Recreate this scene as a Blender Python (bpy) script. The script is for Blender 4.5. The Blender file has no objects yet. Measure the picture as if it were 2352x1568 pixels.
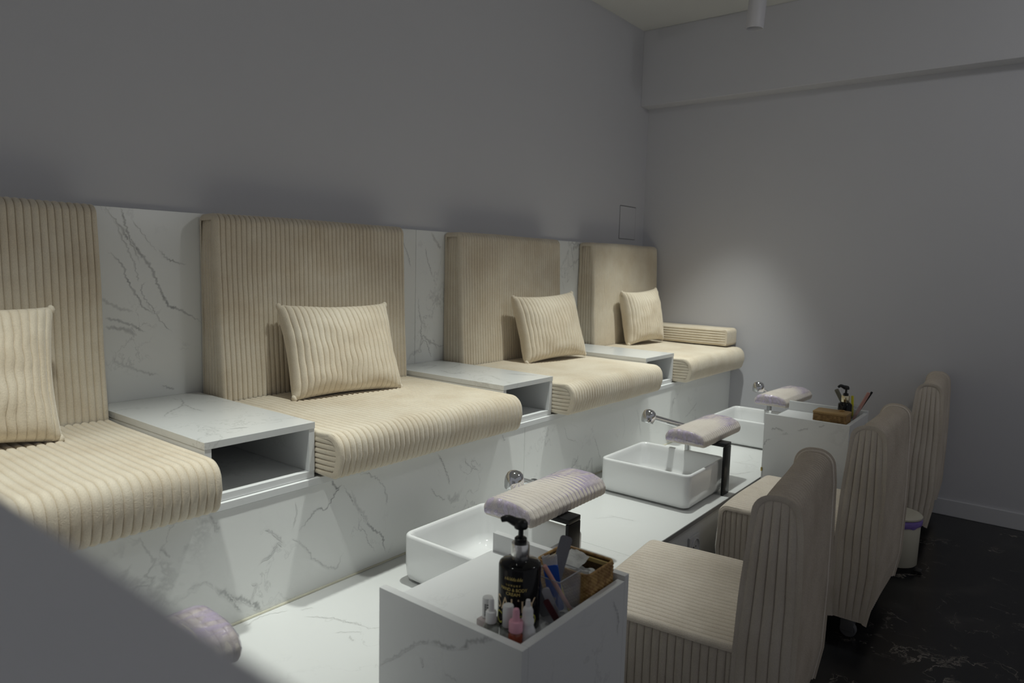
import bpy, bmesh, math, random
from mathutils import Vector, Matrix, noise
random.seed(7)
S = bpy.context.scene
COL = S.collection
U = 0.8                      # metres per layout unit
PI = math.pi

# ---------------------------------------------------------------- camera
cd = bpy.data.cameras.new('camera'); cam = bpy.data.objects.new('camera', cd); COL.objects.link(cam)
cd.sensor_width = 36.0; cd.lens = 24.663; cd.clip_start = 0.01; cd.clip_end = 60
yaw, pit, rol = math.radians(37.92272455), math.radians(6.28847503), math.radians(-1.50524973)
fwd = Vector((math.cos(yaw)*math.cos(pit), math.sin(yaw)*math.cos(pit), -math.sin(pit)))
rgt = Vector((math.sin(yaw), -math.cos(yaw), 0)); dwn = fwd.cross(rgt)
r2 = math.cos(rol)*rgt + math.sin(rol)*dwn; d2 = -math.sin(rol)*rgt + math.cos(rol)*dwn
m = Matrix((( r2.x, -d2.x, -fwd.x, 0), (r2.y, -d2.y, -fwd.y, 0), (r2.z, -d2.z, -fwd.z, 1.5*U), (0, 0, 0, 1)))
cam.matrix_world = m
cd.dof.use_dof = True; cd.dof.focus_distance = 2.1; cd.dof.aperture_fstop = 4.2
S.camera = cam
# ---------------------------------------------------------------- world, exposure
w = bpy.data.worlds.new('world'); S.world = w; w.use_nodes = True
w.node_tree.nodes['Background'].inputs[0].default_value = (0.86, 0.88, 0.94, 1)
w.node_tree.nodes['Background'].inputs[1].default_value = 0.20
S.view_settings.view_transform = 'Standard'; S.view_settings.look = 'None'
S.view_settings.exposure = 0.06; S.view_settings.gamma = 1.0; S.view_settings.use_curve_mapping = False
# ---------------------------------------------------------------- ceiling spots
def spot(x, y, z, tx, ty, power, size=61, blend=1.0, col=(0.96, 1.0, 0.94)):
    l = bpy.data.lights.new('ceiling_spot', 'SPOT'); o = bpy.data.objects.new('ceiling_spot', l); COL.objects.link(o)
    l.energy = power; l.spot_size = math.radians(size); l.spot_blend = blend; l.shadow_soft_size = 0.035; l.color = col
    o.location = (x*U, y*U, z*U)
    o.rotation_euler = (Vector((tx, ty, 0)) - Vector((x, y, z))).to_track_quat('-Z', 'Y').to_euler()
    return o
LAMP = (4.352, 1.60, 2.945)
spot(0.55, 1.56, 2.95, 0.55, 1.84, 94)
spot(1.90, 1.56, 2.95, 1.88, 1.84, 94)
spot(3.26, 1.56, 2.95, 3.24, 1.84, 94)
spot(LAMP[0], LAMP[1], LAMP[2], 4.46, 2.06, 100, 57)
l = bpy.data.lights.new('walkway_lamp', 'POINT'); o = bpy.data.objects.new('walkway_lamp', l); COL.objects.link(o)   # dim ceiling lamp over the walkway
l.energy = 7; l.shadow_soft_size = 0.06; l.color = (0.97, 0.98, 1.0); o.location = (3.30*U, -0.60*U, 3.16*U)

# ================================================================ helpers
LOC = {}
def mesh_obj(name, bm, mats, parent=None, world=True, smooth=40, recalc=True):
    if recalc: bmesh.ops.recalc_face_normals(bm, faces=bm.faces)
    off = Vector(LOC[parent.name]) if (parent is not None and world and parent.name in LOC) else Vector((0, 0, 0))
    rz = LOC.get('rz:'+parent.name, 0) if parent is not None else 0
    for v in bm.verts:
        c = v.co - off
        v.co = c*U
    me = bpy.data.meshes.new(name); bm.to_mesh(me); bm.free()
    for mt in (mats if isinstance(mats, (list, tuple)) else [mats]): me.materials.append(mt)
    if smooth:
        me.polygons.foreach_set('use_smooth', [True]*len(me.polygons))
        me.set_sharp_from_angle(angle=math.radians(smooth))
    o = bpy.data.objects.new(name, me); COL.objects.link(o)
    if parent is not None: o.parent = parent
    return o
def tag(o, label=None, cat=None, group=None, kind=None):
    if label: o['label'] = label
    if cat: o['category'] = cat
    if group: o['group'] = group
    if kind: o['kind'] = kind
    return o
def thing(name, label, cat, loc=(0, 0, 0), rz=0.0, group=None):
    o = bpy.data.objects.new(name, None); COL.objects.link(o)
    o.empty_display_size = 0.05
    o.location = Vector(loc)*U; o.rotation_euler = (0, 0, rz)
    LOC[o.name] = tuple(loc)
    return tag(o, label, cat, group)
def copy_thing(src, name, label, loc, rz=0.0, skip=()):
    c = src.copy(); COL.objects.link(c); c.location = Vector(loc)*U; c.rotation_euler = (0, 0, rz)
    c['label'] = label
    LOC[c.name] = tuple(loc)
    for ch in src.children:
        d = ch.copy(); COL.objects.link(d); d.parent = c
        for g in ch.children:
            e = g.copy(); COL.objects.link(e); e.parent = d
    return c
def B(): return bmesh.new()
def box(bm, x0, x1, y0, y1, z0, z1, bev=0.0, seg=2, mi=0):
    r = bmesh.ops.create_cube(bm, size=1.0)
    vs = r['verts']
    for v in vs:
        v.co = Vector((x0+(v.co.x+.5)*(x1-x0), y0+(v.co.y+.5)*(y1-y0), z0+(v.co.z+.5)*(z1-z0)))
    fs = set(f for v in vs for f in v.link_faces)
    for f in fs: f.material_index = mi
    if bev > 0:
        es = list(set(e for v in vs for e in v.link_edges))
        bmesh.ops.bevel(bm, geom=es, offset=bev, segments=seg, profile=0.5, affect='EDGES')
    return bm
def obox(bm, M, sx, sy, sz, bev=0.0, seg=2, mi=0):
    b2 = bmesh.new(); box(b2, -sx/2, sx/2, -sy/2, sy/2, -sz/2, sz/2, bev, seg)
    merge(bm, b2, M, mi)
def merge(bm, b2, M=None, mi=None):
    mp = {}
    for v in b2.verts: mp[v] = bm.verts.new(M @ v.co if M is not None else v.co)
    for f in b2.faces:
        try:
            nf = bm.faces.new([mp[v] for v in f.verts]); nf.material_index = f.material_index if mi is None else mi
        except ValueError: pass
    b2.free()
def lathe(bm, prof, cx=0, cy=0, seg=32, cap0=True, cap1=True, M=None, mi=0):
    rings = []
    for r, z in prof:
        ring = []
        for k in range(seg):
            a = 2*PI*k/seg; p = Vector((cx+r*math.cos(a), cy+r*math.sin(a), z))
            ring.append(bm.verts.new(M @ p if M is not None else p))
        rings.append(ring)
    for a, b in zip(rings, rings[1:]):
        for k in range(seg):
            bm.faces.new((a[k], a[(k+1) % seg], b[(k+1) % seg], b[k])).material_index = mi
    if cap0: bm.faces.new(rings[0][::-1]).material_index = mi
    if cap1: bm.faces.new(rings[-1]).material_index = mi
def tube(bm, pts, rad, seg=12, cap=True, closed=False, mi=0):
    pts = [Vector(p) for p in pts]; n = len(pts)
    rad = rad if isinstance(rad, (list, tuple)) else [rad]*n
    rings = []; up = None
    for i, p in enumerate(pts):
        a = pts[(i-1) % n] if (closed or i > 0) else p; b = pts[(i+1) % n] if (closed or i < n-1) else p
        t = (b-a).normalized()
        if up is None:
            up = Vector((0, 0, 1)) if abs(t.z) < .9 else Vector((1, 0, 0))
        s = t.cross(up).normalized(); up = s.cross(t).normalized()
        rings.append([bm.verts.new(p+rad[i]*(math.cos(2*PI*k/seg)*s+math.sin(2*PI*k/seg)*up)) for k in range(seg)])
    prs = list(zip(rings, rings[1:]))
    if closed: prs.append((rings[-1], rings[0]))
    for a, b in prs:
        for k in range(seg):
            bm.faces.new((a[k], a[(k+1) % seg], b[(k+1) % seg], b[k])).material_index = mi
    if cap and not closed:
        bm.faces.new(rings[0][::-1]).material_index = mi; bm.faces.new(rings[-1]).material_index = mi
def rrect(x0, x1, y0, y1, r, n=6):
    out = []
    for cx, cy, a0 in ((x1-r, y1-r, 0), (x0+r, y1-r, 90), (x0+r, y0+r, 180), (x1-r, y0+r, 270)):
        for k in range(n+1):
            a = math.radians(a0+90*k/n); out.append((cx+r*math.cos(a), cy+r*math.sin(a)))
    return out
def loft(bm, loops, cap0=False, cap1=False, mi=0):
    rs = [[bm.verts.new(p) for p in l] for l in loops]; n = len(rs[0])
    for a, b in zip(rs, rs[1:]):
        for k in range(n): bm.faces.new((a[k], a[(k+1) % n], b[(k+1) % n], b[k])).material_index = mi
    if cap0: bm.faces.new(rs[0][::-1]).material_index = mi
    if cap1: bm.faces.new(rs[-1]).material_index = mi
def smooth_path(pts, n=8):
    """Catmull-Rom through 2D/3D points."""
    P = [Vector(p) for p in pts]; out = []
    for i in range(len(P)-1):
        p0 = P[i-1] if i > 0 else P[i]; p1 = P[i]; p2 = P[i+1]; p3 = P[i+2] if i+2 < len(P) else p2
        for k in range(n):
            t = k/n
            out.append(0.5*((2*p1)+(p2-p0)*t+(2*p0-5*p1+4*p2-p3)*t*t+(3*p1-p0-3*p2+p3)*t**3))
    out.append(P[-1]); return out

# ---------------- corduroy upholstery
RV = (0.0, 0.025, 0.09, 0.22, 0.5, 0.78, 0.91, 0.975)
def rib_h(v): return (1-abs(2*v-1)**2.2)**0.55
def rib_cols(x0, x1, pitch):
    n = max(1, round((x1-x0)/pitch)); p = (x1-x0)/n; cols = []
    for i in range(n):
        for v in RV: cols.append((x0+(i+v)*p, rib_h(v)))
    cols.append((x1, 0.0)); return cols
def dense(poly, step=0.02, rads=None, closed=False):
    """polyline with corner rounding radii -> evenly sampled 2D points."""
    n = len(poly); P = [Vector(p) for p in poly]; out = []
    for i, p in enumerate(P):
        r = rads[i] if rads else 0
        if r > 0 and (closed or 0 < i < n-1):
            a = (P[(i-1) % n]-p).normalized(); b = (P[(i+1) % n]-p).normalized()
            ang = a.angle(b); d = r/math.tan(ang/2)
            s = p+a*d; e = p+b*d; c = p+(a+b).normalized()*(r/math.sin(ang/2))
            v0 = s-c; v1 = e-c; tot = v0.angle_signed(v1)
            k = 7
            for j in range(k+1):
                th = -tot*j/k
                out.append(c+Vector((v0.x*math.cos(th)-v0.y*math.sin(th), v0.x*math.sin(th)+v0.y*math.cos(th))))
        else: out.append(p.copy())
    res = []
    m_ = len(out)
    for i in range(m_ if closed else m_-1):
        a = out[i]; b = out[(i+1) % m_]; L = (b-a).length
        if L < 1e-6: continue
        k = max(1, int(L/step))
        for j in range(k): res.append(a+(b-a)*(j/k))
    if not closed: res.append(out[-1])
    return res
def sweep(bm, prof, x0, x1, pitch, amp, sgn=1, endr=0.012, puff=0.0, wob=0.002, seed=0.0, closed=False):
    """sweep a (y,z) profile along x; ribs run along the profile."""
    n = len(prof); nor = []
    for i in range(n):
        a = prof[(i-1) % n] if (closed or i > 0) else prof[i]; b = prof[(i+1) % n] if (closed or i < n-1) else prof[i]
        t = (b-a).normalized(); nor.append(Vector((t.y, -t.x))*sgn)
    cols = rib_cols(x0, x1, pitch); rows = []
    half = (x1-x0)/2; xc = (x0+x1)/2
    for x, h in cols:
        e = min(x-x0, x1-x); ins = 0
        if e < endr: ins = endr*(1-math.sqrt(max(0, 1-(1-e/endr)**2)))
        row = []
        pf = puff*(1-((x-xc)/half)**4)
        for p, q in zip(prof, nor):
            nz = noise.noise(Vector((x*3+seed, p.x*4, p.y*4)))
            d = h*amp-ins+wob*nz*2+pf*max(0, q.y)
            wx = wob*0.8*noise.noise(Vector((x*6+9+seed, p.x*7, p.y*7)))
            row.append(bm.verts.new((x+wx, p.x+q.x*d, p.y+q.y*d)))
        rows.append(row)
    for a, b in zip(rows, rows[1:]):
        for k in range(n if closed else n-1):
            bm.faces.new((a[k], a[(k+1) % n], b[(k+1) % n], b[k]))
def cap_grid(bm, x, sgn, P, s0, s1, pitch, amp, nt=24, belly=0.0):
    """side panel at x: P(s,t) -> (y,z); ribs run along t, spaced in s (s is a length)."""
    cols = rib_cols(s0, s1, pitch); rows = []
    for s, h in cols:
        u = (s-s0)/(s1-s0); row = []
        for j in range(nt+1):
            t = j/nt; y, z = P(u, t)
            fade = min(1, 8*min(t, 1-t)+0.0)**0.5
            bl = belly*(1-(2*u-1)**2)*(1-(2*t-1)**4)
            wv = 0.0012*noise.noise(Vector((y*9, z*9, x)))
            row.append(bm.verts.new((x+sgn*(h*amp*fade+bl+wv), y, z)))
        rows.append(row)
    for a, b in zip(rows, rows[1:]):
        for k in range(nt): bm.faces.new((a[k], a[k+1], b[k+1], b[k]))
def piping(bm, prof, x, r=0.006, closed=False):
    tube(bm, [(x, p.x, p.y) for p in prof[::1]], r, seg=8, closed=closed)

# ================================================================ materials
def newmat(name):
    mt = bpy.data.materials.new(name); mt.use_nodes = True
    nt = mt.node_tree; b = nt.nodes['Principled BSDF']; return mt, nt, b
def plain(name, col, rough=0.5, metal=0.0, spec=0.5, bump=None, coat=0.0, trans=0.0, ior=1.45, alpha=1.0, var=0.0):
    mt, nt, b = newmat(name)
    b.inputs['Base Color'].default_value = (*col, 1); b.inputs['Roughness'].default_value = rough
    b.inputs['Metallic'].default_value = metal; b.inputs['Specular IOR Level'].default_value = spec
    b.inputs['Coat Weight'].default_value = coat; b.inputs['Transmission Weight'].default_value = trans
    b.inputs['IOR'].default_value = ior; b.inputs['Alpha'].default_value = alpha
    tc = nt.nodes.new('ShaderNodeTexCoord')
    if bump:
        n = nt.nodes.new('ShaderNodeTexNoise'); n.inputs['Scale'].default_value = bump[0]; n.inputs['Detail'].default_value = 4
        nt.links.new(tc.outputs['Object'], n.inputs['Vector'])
        bp = nt.nodes.new('ShaderNodeBump'); bp.inputs['Strength'].default_value = bump[1]; bp.inputs['Distance'].default_value = bump[2]
        nt.links.new(n.outputs['Fac'], bp.inputs['Height']); nt.links.new(bp.outputs['Normal'], b.inputs['Normal'])
    if var:
        n = nt.nodes.new('ShaderNodeTexNoise'); n.inputs['Scale'].default_value = 3.0; n.inputs['Detail'].default_value = 5
        nt.links.new(tc.outputs['Object'], n.inputs['Vector'])
        mx = nt.nodes.new('ShaderNodeMix'); mx.data_type = 'RGBA'
        mx.inputs[6].default_value = (*[c*(1-var) for c in col], 1); mx.inputs[7].default_value = (*[min(1, c*(1+var)) for c in col], 1)
        nt.links.new(n.outputs['Fac'], mx.inputs[0]); nt.links.new(mx.outputs[2], b.inputs['Base Color'])
    return mt
def math_node(nt, op, a, b=None, clamp=False):
    n = nt.nodes.new('ShaderNodeMath'); n.operation = op; n.use_clamp = clamp
    for i, v in enumerate((a, b)):
        if v is None: continue
        if hasattr(v, 'links'): nt.links.new(v, n.inputs[i])
        else: n.inputs[i].default_value = v
    return n.outputs[0]
def vein_layer(nt, vec, scale, width, dist, mscale, mlo, mhi, seed):
    """thin ridge lines of a warped noise, broken up by a mask -> 0..1"""
    mp = nt.nodes.new('ShaderNodeMapping'); mp.inputs['Location'].default_value = (seed*3.1, seed*1.7, seed*2.3)
    mp.inputs['Rotation'].default_value = (0.3+seed, 0.5, 0.2); mp.inputs['Scale'].default_value = (1, 1, 0.75)
    nt.links.new(vec, mp.inputs['Vector'])
    w_ = nt.nodes.new('ShaderNodeTexNoise'); w_.inputs['Scale'].default_value = scale*1.6; w_.inputs['Detail'].default_value = 6
    nt.links.new(mp.outputs[0], w_.inputs['Vector'])
    ad = nt.nodes.new('ShaderNodeVectorMath'); ad.operation = 'MULTIPLY_ADD'
    nt.links.new(w_.outputs['Color'], ad.inputs[0]); ad.inputs[1].default_value = (dist,)*3; nt.links.new(mp.outputs[0], ad.inputs[2])
    n = nt.nodes.new('ShaderNodeTexNoise'); n.inputs['Scale'].default_value = scale; n.inputs['Detail'].default_value = 7; n.inputs['Roughness'].default_value = 0.58
    nt.links.new(ad.outputs[0], n.inputs['Vector'])
    d = math_node(nt, 'ABSOLUTE', math_node(nt, 'SUBTRACT', n.outputs['Fac'], 0.5))
    mr = nt.nodes.new('ShaderNodeMapRange'); mr.inputs['From Min'].default_value = 0; mr.inputs['From Max'].default_value = width
    mr.inputs['To Min'].default_value = 1; mr.inputs['To Max'].default_value = 0
    nt.links.new(d, mr.inputs['Value'])
    k = nt.nodes.new('ShaderNodeTexNoise'); k.inputs['Scale'].default_value = mscale; k.inputs['Detail'].default_value = 4
    nt.links.new(mp.outputs[0], k.inputs['Vector'])
    m2 = nt.nodes.new('ShaderNodeMapRange'); m2.inputs['From Min'].default_value = mlo; m2.inputs['From Max'].default_value = mhi
    nt.links.new(k.outputs['Fac'], m2.inputs['Value'])
    return math_node(nt, 'MULTIPLY', mr.outputs[0], m2.outputs[0])
def marble(name, base, vein, rough, layers, cloud=0.05, seed=0.0, attr=False, tile=None):
    mt, nt, b = newmat(name)
    b.inputs['Specular IOR Level'].default_value = .3 if tile else .5
    g = nt.nodes.new('ShaderNodeNewGeometry'); vec = g.outputs['Position']
    acc = None
    for i, (sc, wd, ds, ms, lo, hi, amt) in enumerate(layers):
        v = math_node(nt, 'MULTIPLY', vein_layer(nt, vec, sc, wd, ds, ms, lo, hi, seed+i*1.37), amt)
        acc = v if acc is None else math_node(nt, 'MAXIMUM', acc, v)
    if attr:
        at = nt.nodes.new('ShaderNodeAttribute'); at.attribute_name = 'vein'
        acc = math_node(nt, 'MAXIMUM', acc, at.outputs['Fac'])
    cl = nt.nodes.new('ShaderNodeTexNoise'); cl.inputs['Scale'].default_value = 1.8; cl.inputs['Detail'].default_value = 6
    nt.links.new(vec, cl.inputs['Vector'])
    mx0 = nt.nodes.new('ShaderNodeMix'); mx0.data_type = 'RGBA'
    mx0.inputs[6].default_value = (*[c*(1-cloud) for c in base], 1); mx0.inputs[7].default_value = (*[c*(1+cloud) for c in base], 1)
    nt.links.new(cl.outputs['Fac'], mx0.inputs[0])
    mx = nt.nodes.new('ShaderNodeMix'); mx.data_type = 'RGBA'
    nt.links.new(acc, mx.inputs[0]); nt.links.new(mx0.outputs[2], mx.inputs[6]); mx.inputs[7].default_value = (*vein, 1)
    nt.links.new(mx.outputs[2], b.inputs['Base Color'])
    b.inputs['Roughness'].default_value = rough
    if tile:
        br = nt.nodes.new('ShaderNodeTexBrick'); br.offset = 0.0; br.inputs['Scale'].default_value = 1.0
        br.inputs['Brick Width'].default_value = tile; br.inputs['Row Height'].default_value = tile; br.inputs['Mortar Size'].default_value = 0.0016
        nt.links.new(vec, br.inputs['Vector'])
        m3 = nt.nodes.new('ShaderNodeMix'); m3.data_type = 'RGBA'; nt.links.new(br.outputs['Fac'], m3.inputs[0])
        nt.links.new(mx.outputs[2], m3.inputs[6]); m3.inputs[7].default_value = (0.006, 0.006, 0.006, 1)
        nt.links.new(m3.outputs[2], b.inputs['Base Color'])
    return mt
def corduroy(name, base, alt):
    mt, nt, b = newmat(name)
    tc = nt.nodes.new('ShaderNodeTexCoord')
    n1 = nt.nodes.new('ShaderNodeTexNoise'); n1.inputs['Scale'].default_value = 7; n1.inputs['Detail'].default_value = 5; n1.inputs['Roughness'].default_value = 0.6
    nt.links.new(tc.outputs['Object'], n1.inputs['Vector'])
    mr = nt.nodes.new('ShaderNodeMapRange'); mr.inputs['From Min'].default_value = 0.38; mr.inputs['From Max'].default_value = 0.66
    nt.links.new(n1.outputs['Fac'], mr.inputs['Value'])
    mx = nt.nodes.new('ShaderNodeMix'); mx.data_type = 'RGBA'; mx.inputs[6].default_value = (*base, 1); mx.inputs[7].default_value = (*alt, 1)
    nt.links.new(mr.outputs[0], mx.inputs[0])
    n2 = nt.nodes.new('ShaderNodeTexNoise'); n2.inputs['Scale'].default_value = 420; n2.inputs['Detail'].default_value = 2
    nt.links.new(tc.outputs['Object'], n2.inputs['Vector'])
    mm = nt.nodes.new('ShaderNodeMapRange'); mm.inputs['To Min'].default_value = 0.82; mm.inputs['To Max'].default_value = 1.12
    nt.links.new(n2.outputs['Fac'], mm.inputs['Value'])
    mu = nt.nodes.new('ShaderNodeMix'); mu.data_type = 'RGBA'; mu.blend_type = 'MULTIPLY'; mu.inputs[0].default_value = 1
    nt.links.new(mx.outputs[2], mu.inputs[6]); nt.links.new(mm.outputs[0], mu.inputs[7])
    nt.links.new(mu.outputs[2], b.inputs['Base Color'])
    b.inputs['Roughness'].default_value = 0.9; b.inputs['Specular IOR Level'].default_value = 0.1
    b.inputs['Sheen Weight'].default_value = 0.6; b.inputs['Sheen Roughness'].default_value = 0.4; b.inputs['Sheen Tint'].default_value = (1, .98, .94, 1)
    bp = nt.nodes.new('ShaderNodeBump'); bp.inputs['Strength'].default_value = 0.5; bp.inputs['Distance'].default_value = 0.0015
    nt.links.new(n2.outputs['Fac'], bp.inputs['Height']); nt.links.new(bp.outputs['Normal'], b.inputs['Normal'])
    return mt
WHITE_LAYERS = [(1.6, 0.010, 0.30, 2.4, 0.54, 0.70, 0.55), (3.6, 0.009, 0.25, 4.0, 0.54, 0.68, 0.45), (7.0, 0.012, 0.12, 5.0, 0.56, 0.7, 0.35)]
M_MARB = marble('white_marble', (.85, .86, .84), (.22, .225, .23), 0.28, WHITE_LAYERS, 0.05, 0.0, attr=True)
M_MARBTOP = marble('white_marble_top', (.645, .655, .645), (.33, .33, .32), 0.25, [(1.3, 0.006, 0.3, 1.5, 0.5, 0.66, 0.55), (3.0, 0.006, 0.2, 2.2, 0.52, 0.68, 0.45)], 0.03, 4.0, attr=True)
M_LAM = marble('marble_laminate', (.74, .75, .75), (.25, .255, .26), 0.35, [(2.0, 0.010, 0.25, 1.6, 0.54, 0.70, 0.35), (4.2, 0.009, 0.15, 3.0, 0.58, 0.74, 0.3)], 0.06, 9.0, attr=True)
M_FLOOR = marble('black_marble', (.010, .010, .011), (.28, .25, .215), 0.25, [(2.6, 0.008, 0.35, 4.0, 0.52, 0.68, 0.9), (7.0, 0.014, 0.2, 7.0, 0.54, 0.68, 0.5), (1.6, 0.04, 0.4, 4.5, 0.52, 0.72, 0.10)], 0.5, 2.0, tile=0.8)
M_WALL = plain('wall_paint', (.585, .585, .612), 0.75, spec=0.25, bump=(90, 0.06, 0.002), var=0.015)
M_CEIL = plain('ceiling_paint', (.66, .66, .64), 0.85, spec=0.2, var=0.01)
M_TRIM = plain('baseboard_paint', (.62, .62, .64), 0.4)
M_CORD = corduroy('beige_corduroy', (.75, .675, .545), (.67, .58, .445))
M_CORDS = corduroy('stool_corduroy', (.69, .62, .535), (.61, .54, .455))
M_CERAM = plain('white_ceramic', (.87, .88, .88), 0.08, spec=0.6, coat=0.3)
M_CHROME = plain('chrome', (.80, .81, .82), 0.06, metal=1.0)
M_BLACKM = plain('black_metal', (.012, .012, .013), 0.28, spec=0.3)
M_BLACKP = plain('black_plastic', (.012, .012, .012), 0.28)
M_DESK = plain('desk_paint', (.70, .705, .75), 0.6, spec=0.3, var=0.04)
M_SIL = plain('silicone', (.55, .53, .43), 0.5, var=0.2)
M_WPL = plain('white_plastic', (.74, .74, .74), 0.35)
M_WHT = plain('spot_white', (.66, .65, .68), 0.4)

# ================================================================ room shell
XE, YW, ZC = 5.085, 2.668, 3.28
def struct(name, bm, mt, parent=None):
    o = mesh_obj(name, bm, mt, parent, smooth=0)
    if parent is None: o['kind'] = 'structure'
    return o
bm = B(); box(bm, -1.6, XE+.15, -2.2, YW+.15, -0.10, 0.0); struct('floor', bm, M_FLOOR)
bm = B(); box(bm, -1.6, XE+.15, -2.2, YW+.15, ZC, ZC+.12); struct('ceiling', bm, M_CEIL)
bm = B(); box(bm, -1.6, XE+.15, YW, YW+.15, 0.0, ZC); struct('wall_back', bm, M_WALL)
bm = B(); box(bm, XE, XE+.15, -2.2, YW, 0.0, ZC); struct('wall_right', bm, M_WALL)
bm = B(); box(bm, 4.953, XE, -2.2, YW, 2.725, ZC, 0.004); o = struct('trim_1', bm, M_WALL)
bm = B(); box(bm, XE-.014, XE, -2.2, 1.195, 0.0, 0.102, 0.003); struct('baseboard_right', bm, M_TRIM)

# access hatch near the corner of the back wall
t = thing('access_hatch', 'flush rectangular access hatch in the back wall above the last backrest', 'hatch', (4.82, YW, 1.84))
bm = B(); box(bm, 4.700, 4.945, YW-.0020, YW, 1.712, 1.962); mesh_obj('hatch_frame', bm, plain('hatch_gap', (.08, .08, .085), .8), t, smooth=0)
bm = B(); box(bm, 4.7025, 4.9425, YW-.0026, YW-.0020, 1.7155, 1.957); mesh_obj('hatch_door', bm, M_WALL, t, smooth=0)

# ---------------- marble helper: slab with hand-laid veins in its own mesh
def vein_strokes(bm, strokes, plane, lift=(0, -1, 0)):
    """ribbon strokes laid in the slab face; plane(u,v)->point; attribute 'vein' fades to the sides."""
    lay = bm.verts.layers.float.get('vein') or bm.verts.layers.float.new('vein')
    for ns, (pts, wd, dark) in enumerate(strokes):
        P = smooth_path([(a, b, 0) for a, b in pts], 22); n = len(P); rows = []
        for i, p in enumerate(P):
            a = P[max(0, i-1)]; b = P[min(n-1, i+1)]; tt = (b-a).normalized(); q = Vector((-tt.y, tt.x, 0))
            k = i/(n-1); jig = 0.005*noise.noise(Vector((p.x*40, p.y*40, wd*900)))+0.006*noise.noise(Vector((p.x*130, p.y*130, ns)))
            ww = wd*0.9*(0.5+0.7*abs(noise.noise(Vector((p.x*70, p.y*70, 3.3)))))*(min(1, 6*k, 6*(1-k))*.8+.2)
            dk = 1.05*dark*(0.5+0.6*abs(noise.noise(Vector((p.x*45, p.y*45, 8.1)))))*min(1, 5*k+.1, 5*(1-k)+.1)
            row = []
            for s, f in ((-2.2, 0), (-.55, 1), (.55, 1), (2.2, 0)):
                c = p+q*(jig+s*ww*.5); v = bm.verts.new(Vector(plane(c.x, c.y))+Vector(lift)*(ns*2.5e-5)); v[lay] = dk*f; row.append(v)
            rows.append(row)
        for a, b in zip(rows, rows[1:]):
            for k in range(3): bm.faces.new((a[k], a[k+1], b[k+1], b[k]))

# ---------------- marble wall slabs
bm = B(); box(bm, -1.2, 2.5708, 2.649, YW, 0.785, 1.663, 0.0012)
V1 = [([(1.075,1.662),(1.13,1.585),(1.165,1.535),(1.215,1.47),(1.25,1.385),(1.285,1.315),(1.345,1.285),(1.42,1.235)], .011, .85),
      ([(1.125,1.66),(1.142,1.60),(1.15,1.555),(1.19,1.47)], .008, .7), ([(1.10,1.62),(1.15,1.51),(1.175,1.43),(1.18,1.40)], .006, .55),
      ([(1.075,1.505),(1.12,1.47),(1.14,1.41),(1.165,1.36),(1.195,1.31),(1.225,1.28)], .008, .8),
      ([(1.205,1.405),(1.19,1.365),(1.22,1.31),(1.255,1.255),(1.30,1.21)], .006, .6),
      ([(1.05,1.345),(1.09,1.315),(1.16,1.29)], .012, .5), ([(1.06,1.275),(1.12,1.255),(1.20,1.215)], .010, .75),
      ([(1.06,1.235),(1.105,1.235),(1.17,1.205)], .014, .7), ([(1.08,1.135),(1.10,1.11),(1.18,1.07),(1.245,1.05)], .010, .4),
      ([(1.255,1.52),(1.30,1.48),(1.36,1.465)], .006, .7), ([(1.25,1.01),(1.285,.995),(1.30,.992)], .008, .6), ([(1.165,1.62),(1.21,1.56),(1.25,1.51)], .003, .4),
      ([(2.475,1.60),(2.51,1.54),(2.535,1.47)], .007, .6), ([(2.42,1.54),(2.47,1.49)], .006, .5)]
vein_strokes(bm, V1, lambda a, b: (a, 2.6486, b))
tag(mesh_obj('marble_slab', bm, M_MARB), 'white marble wall slab with bold grey veins behind the two nearest backrests', 'wall slab', 'marble slabs along the back wall')
bm = B(); box(bm, 2.5732, XE-.001, 2.649, YW, 0.785, 1.663, 0.0012)
V2 = [([(2.59,1.33),(2.60,1.24),(2.62,1.17),(2.615,1.12),(2.65,1.06)], .007, .6), ([(2.58,1.0),(2.62,1.07),(2.65,1.08),(2.68,1.02),(2.70,.99)], .006, .7),
      ([(2.64,1.58),(2.66,1.50),(2.70,1.42)], .007, .55), ([(2.68,1.655),(2.73,1.60),(2.755,1.57)], .018, .5), ([(2.70,1.09),(2.74,1.03)], .006, .5),
      ([(4.02,1.65),(4.05,1.55),(4.075,1.45)], .006, .6), ([(3.93,1.40),(3.96,1.33)], .006, .4)]
vein_strokes(bm, V2, lambda a, b: (a, 2.6486, b))
tag(mesh_obj('marble_slab', bm, M_MARB), 'white marble wall slab behind the two backrests nearest the corner', 'wall slab', 'marble slabs along the back wall')

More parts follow.
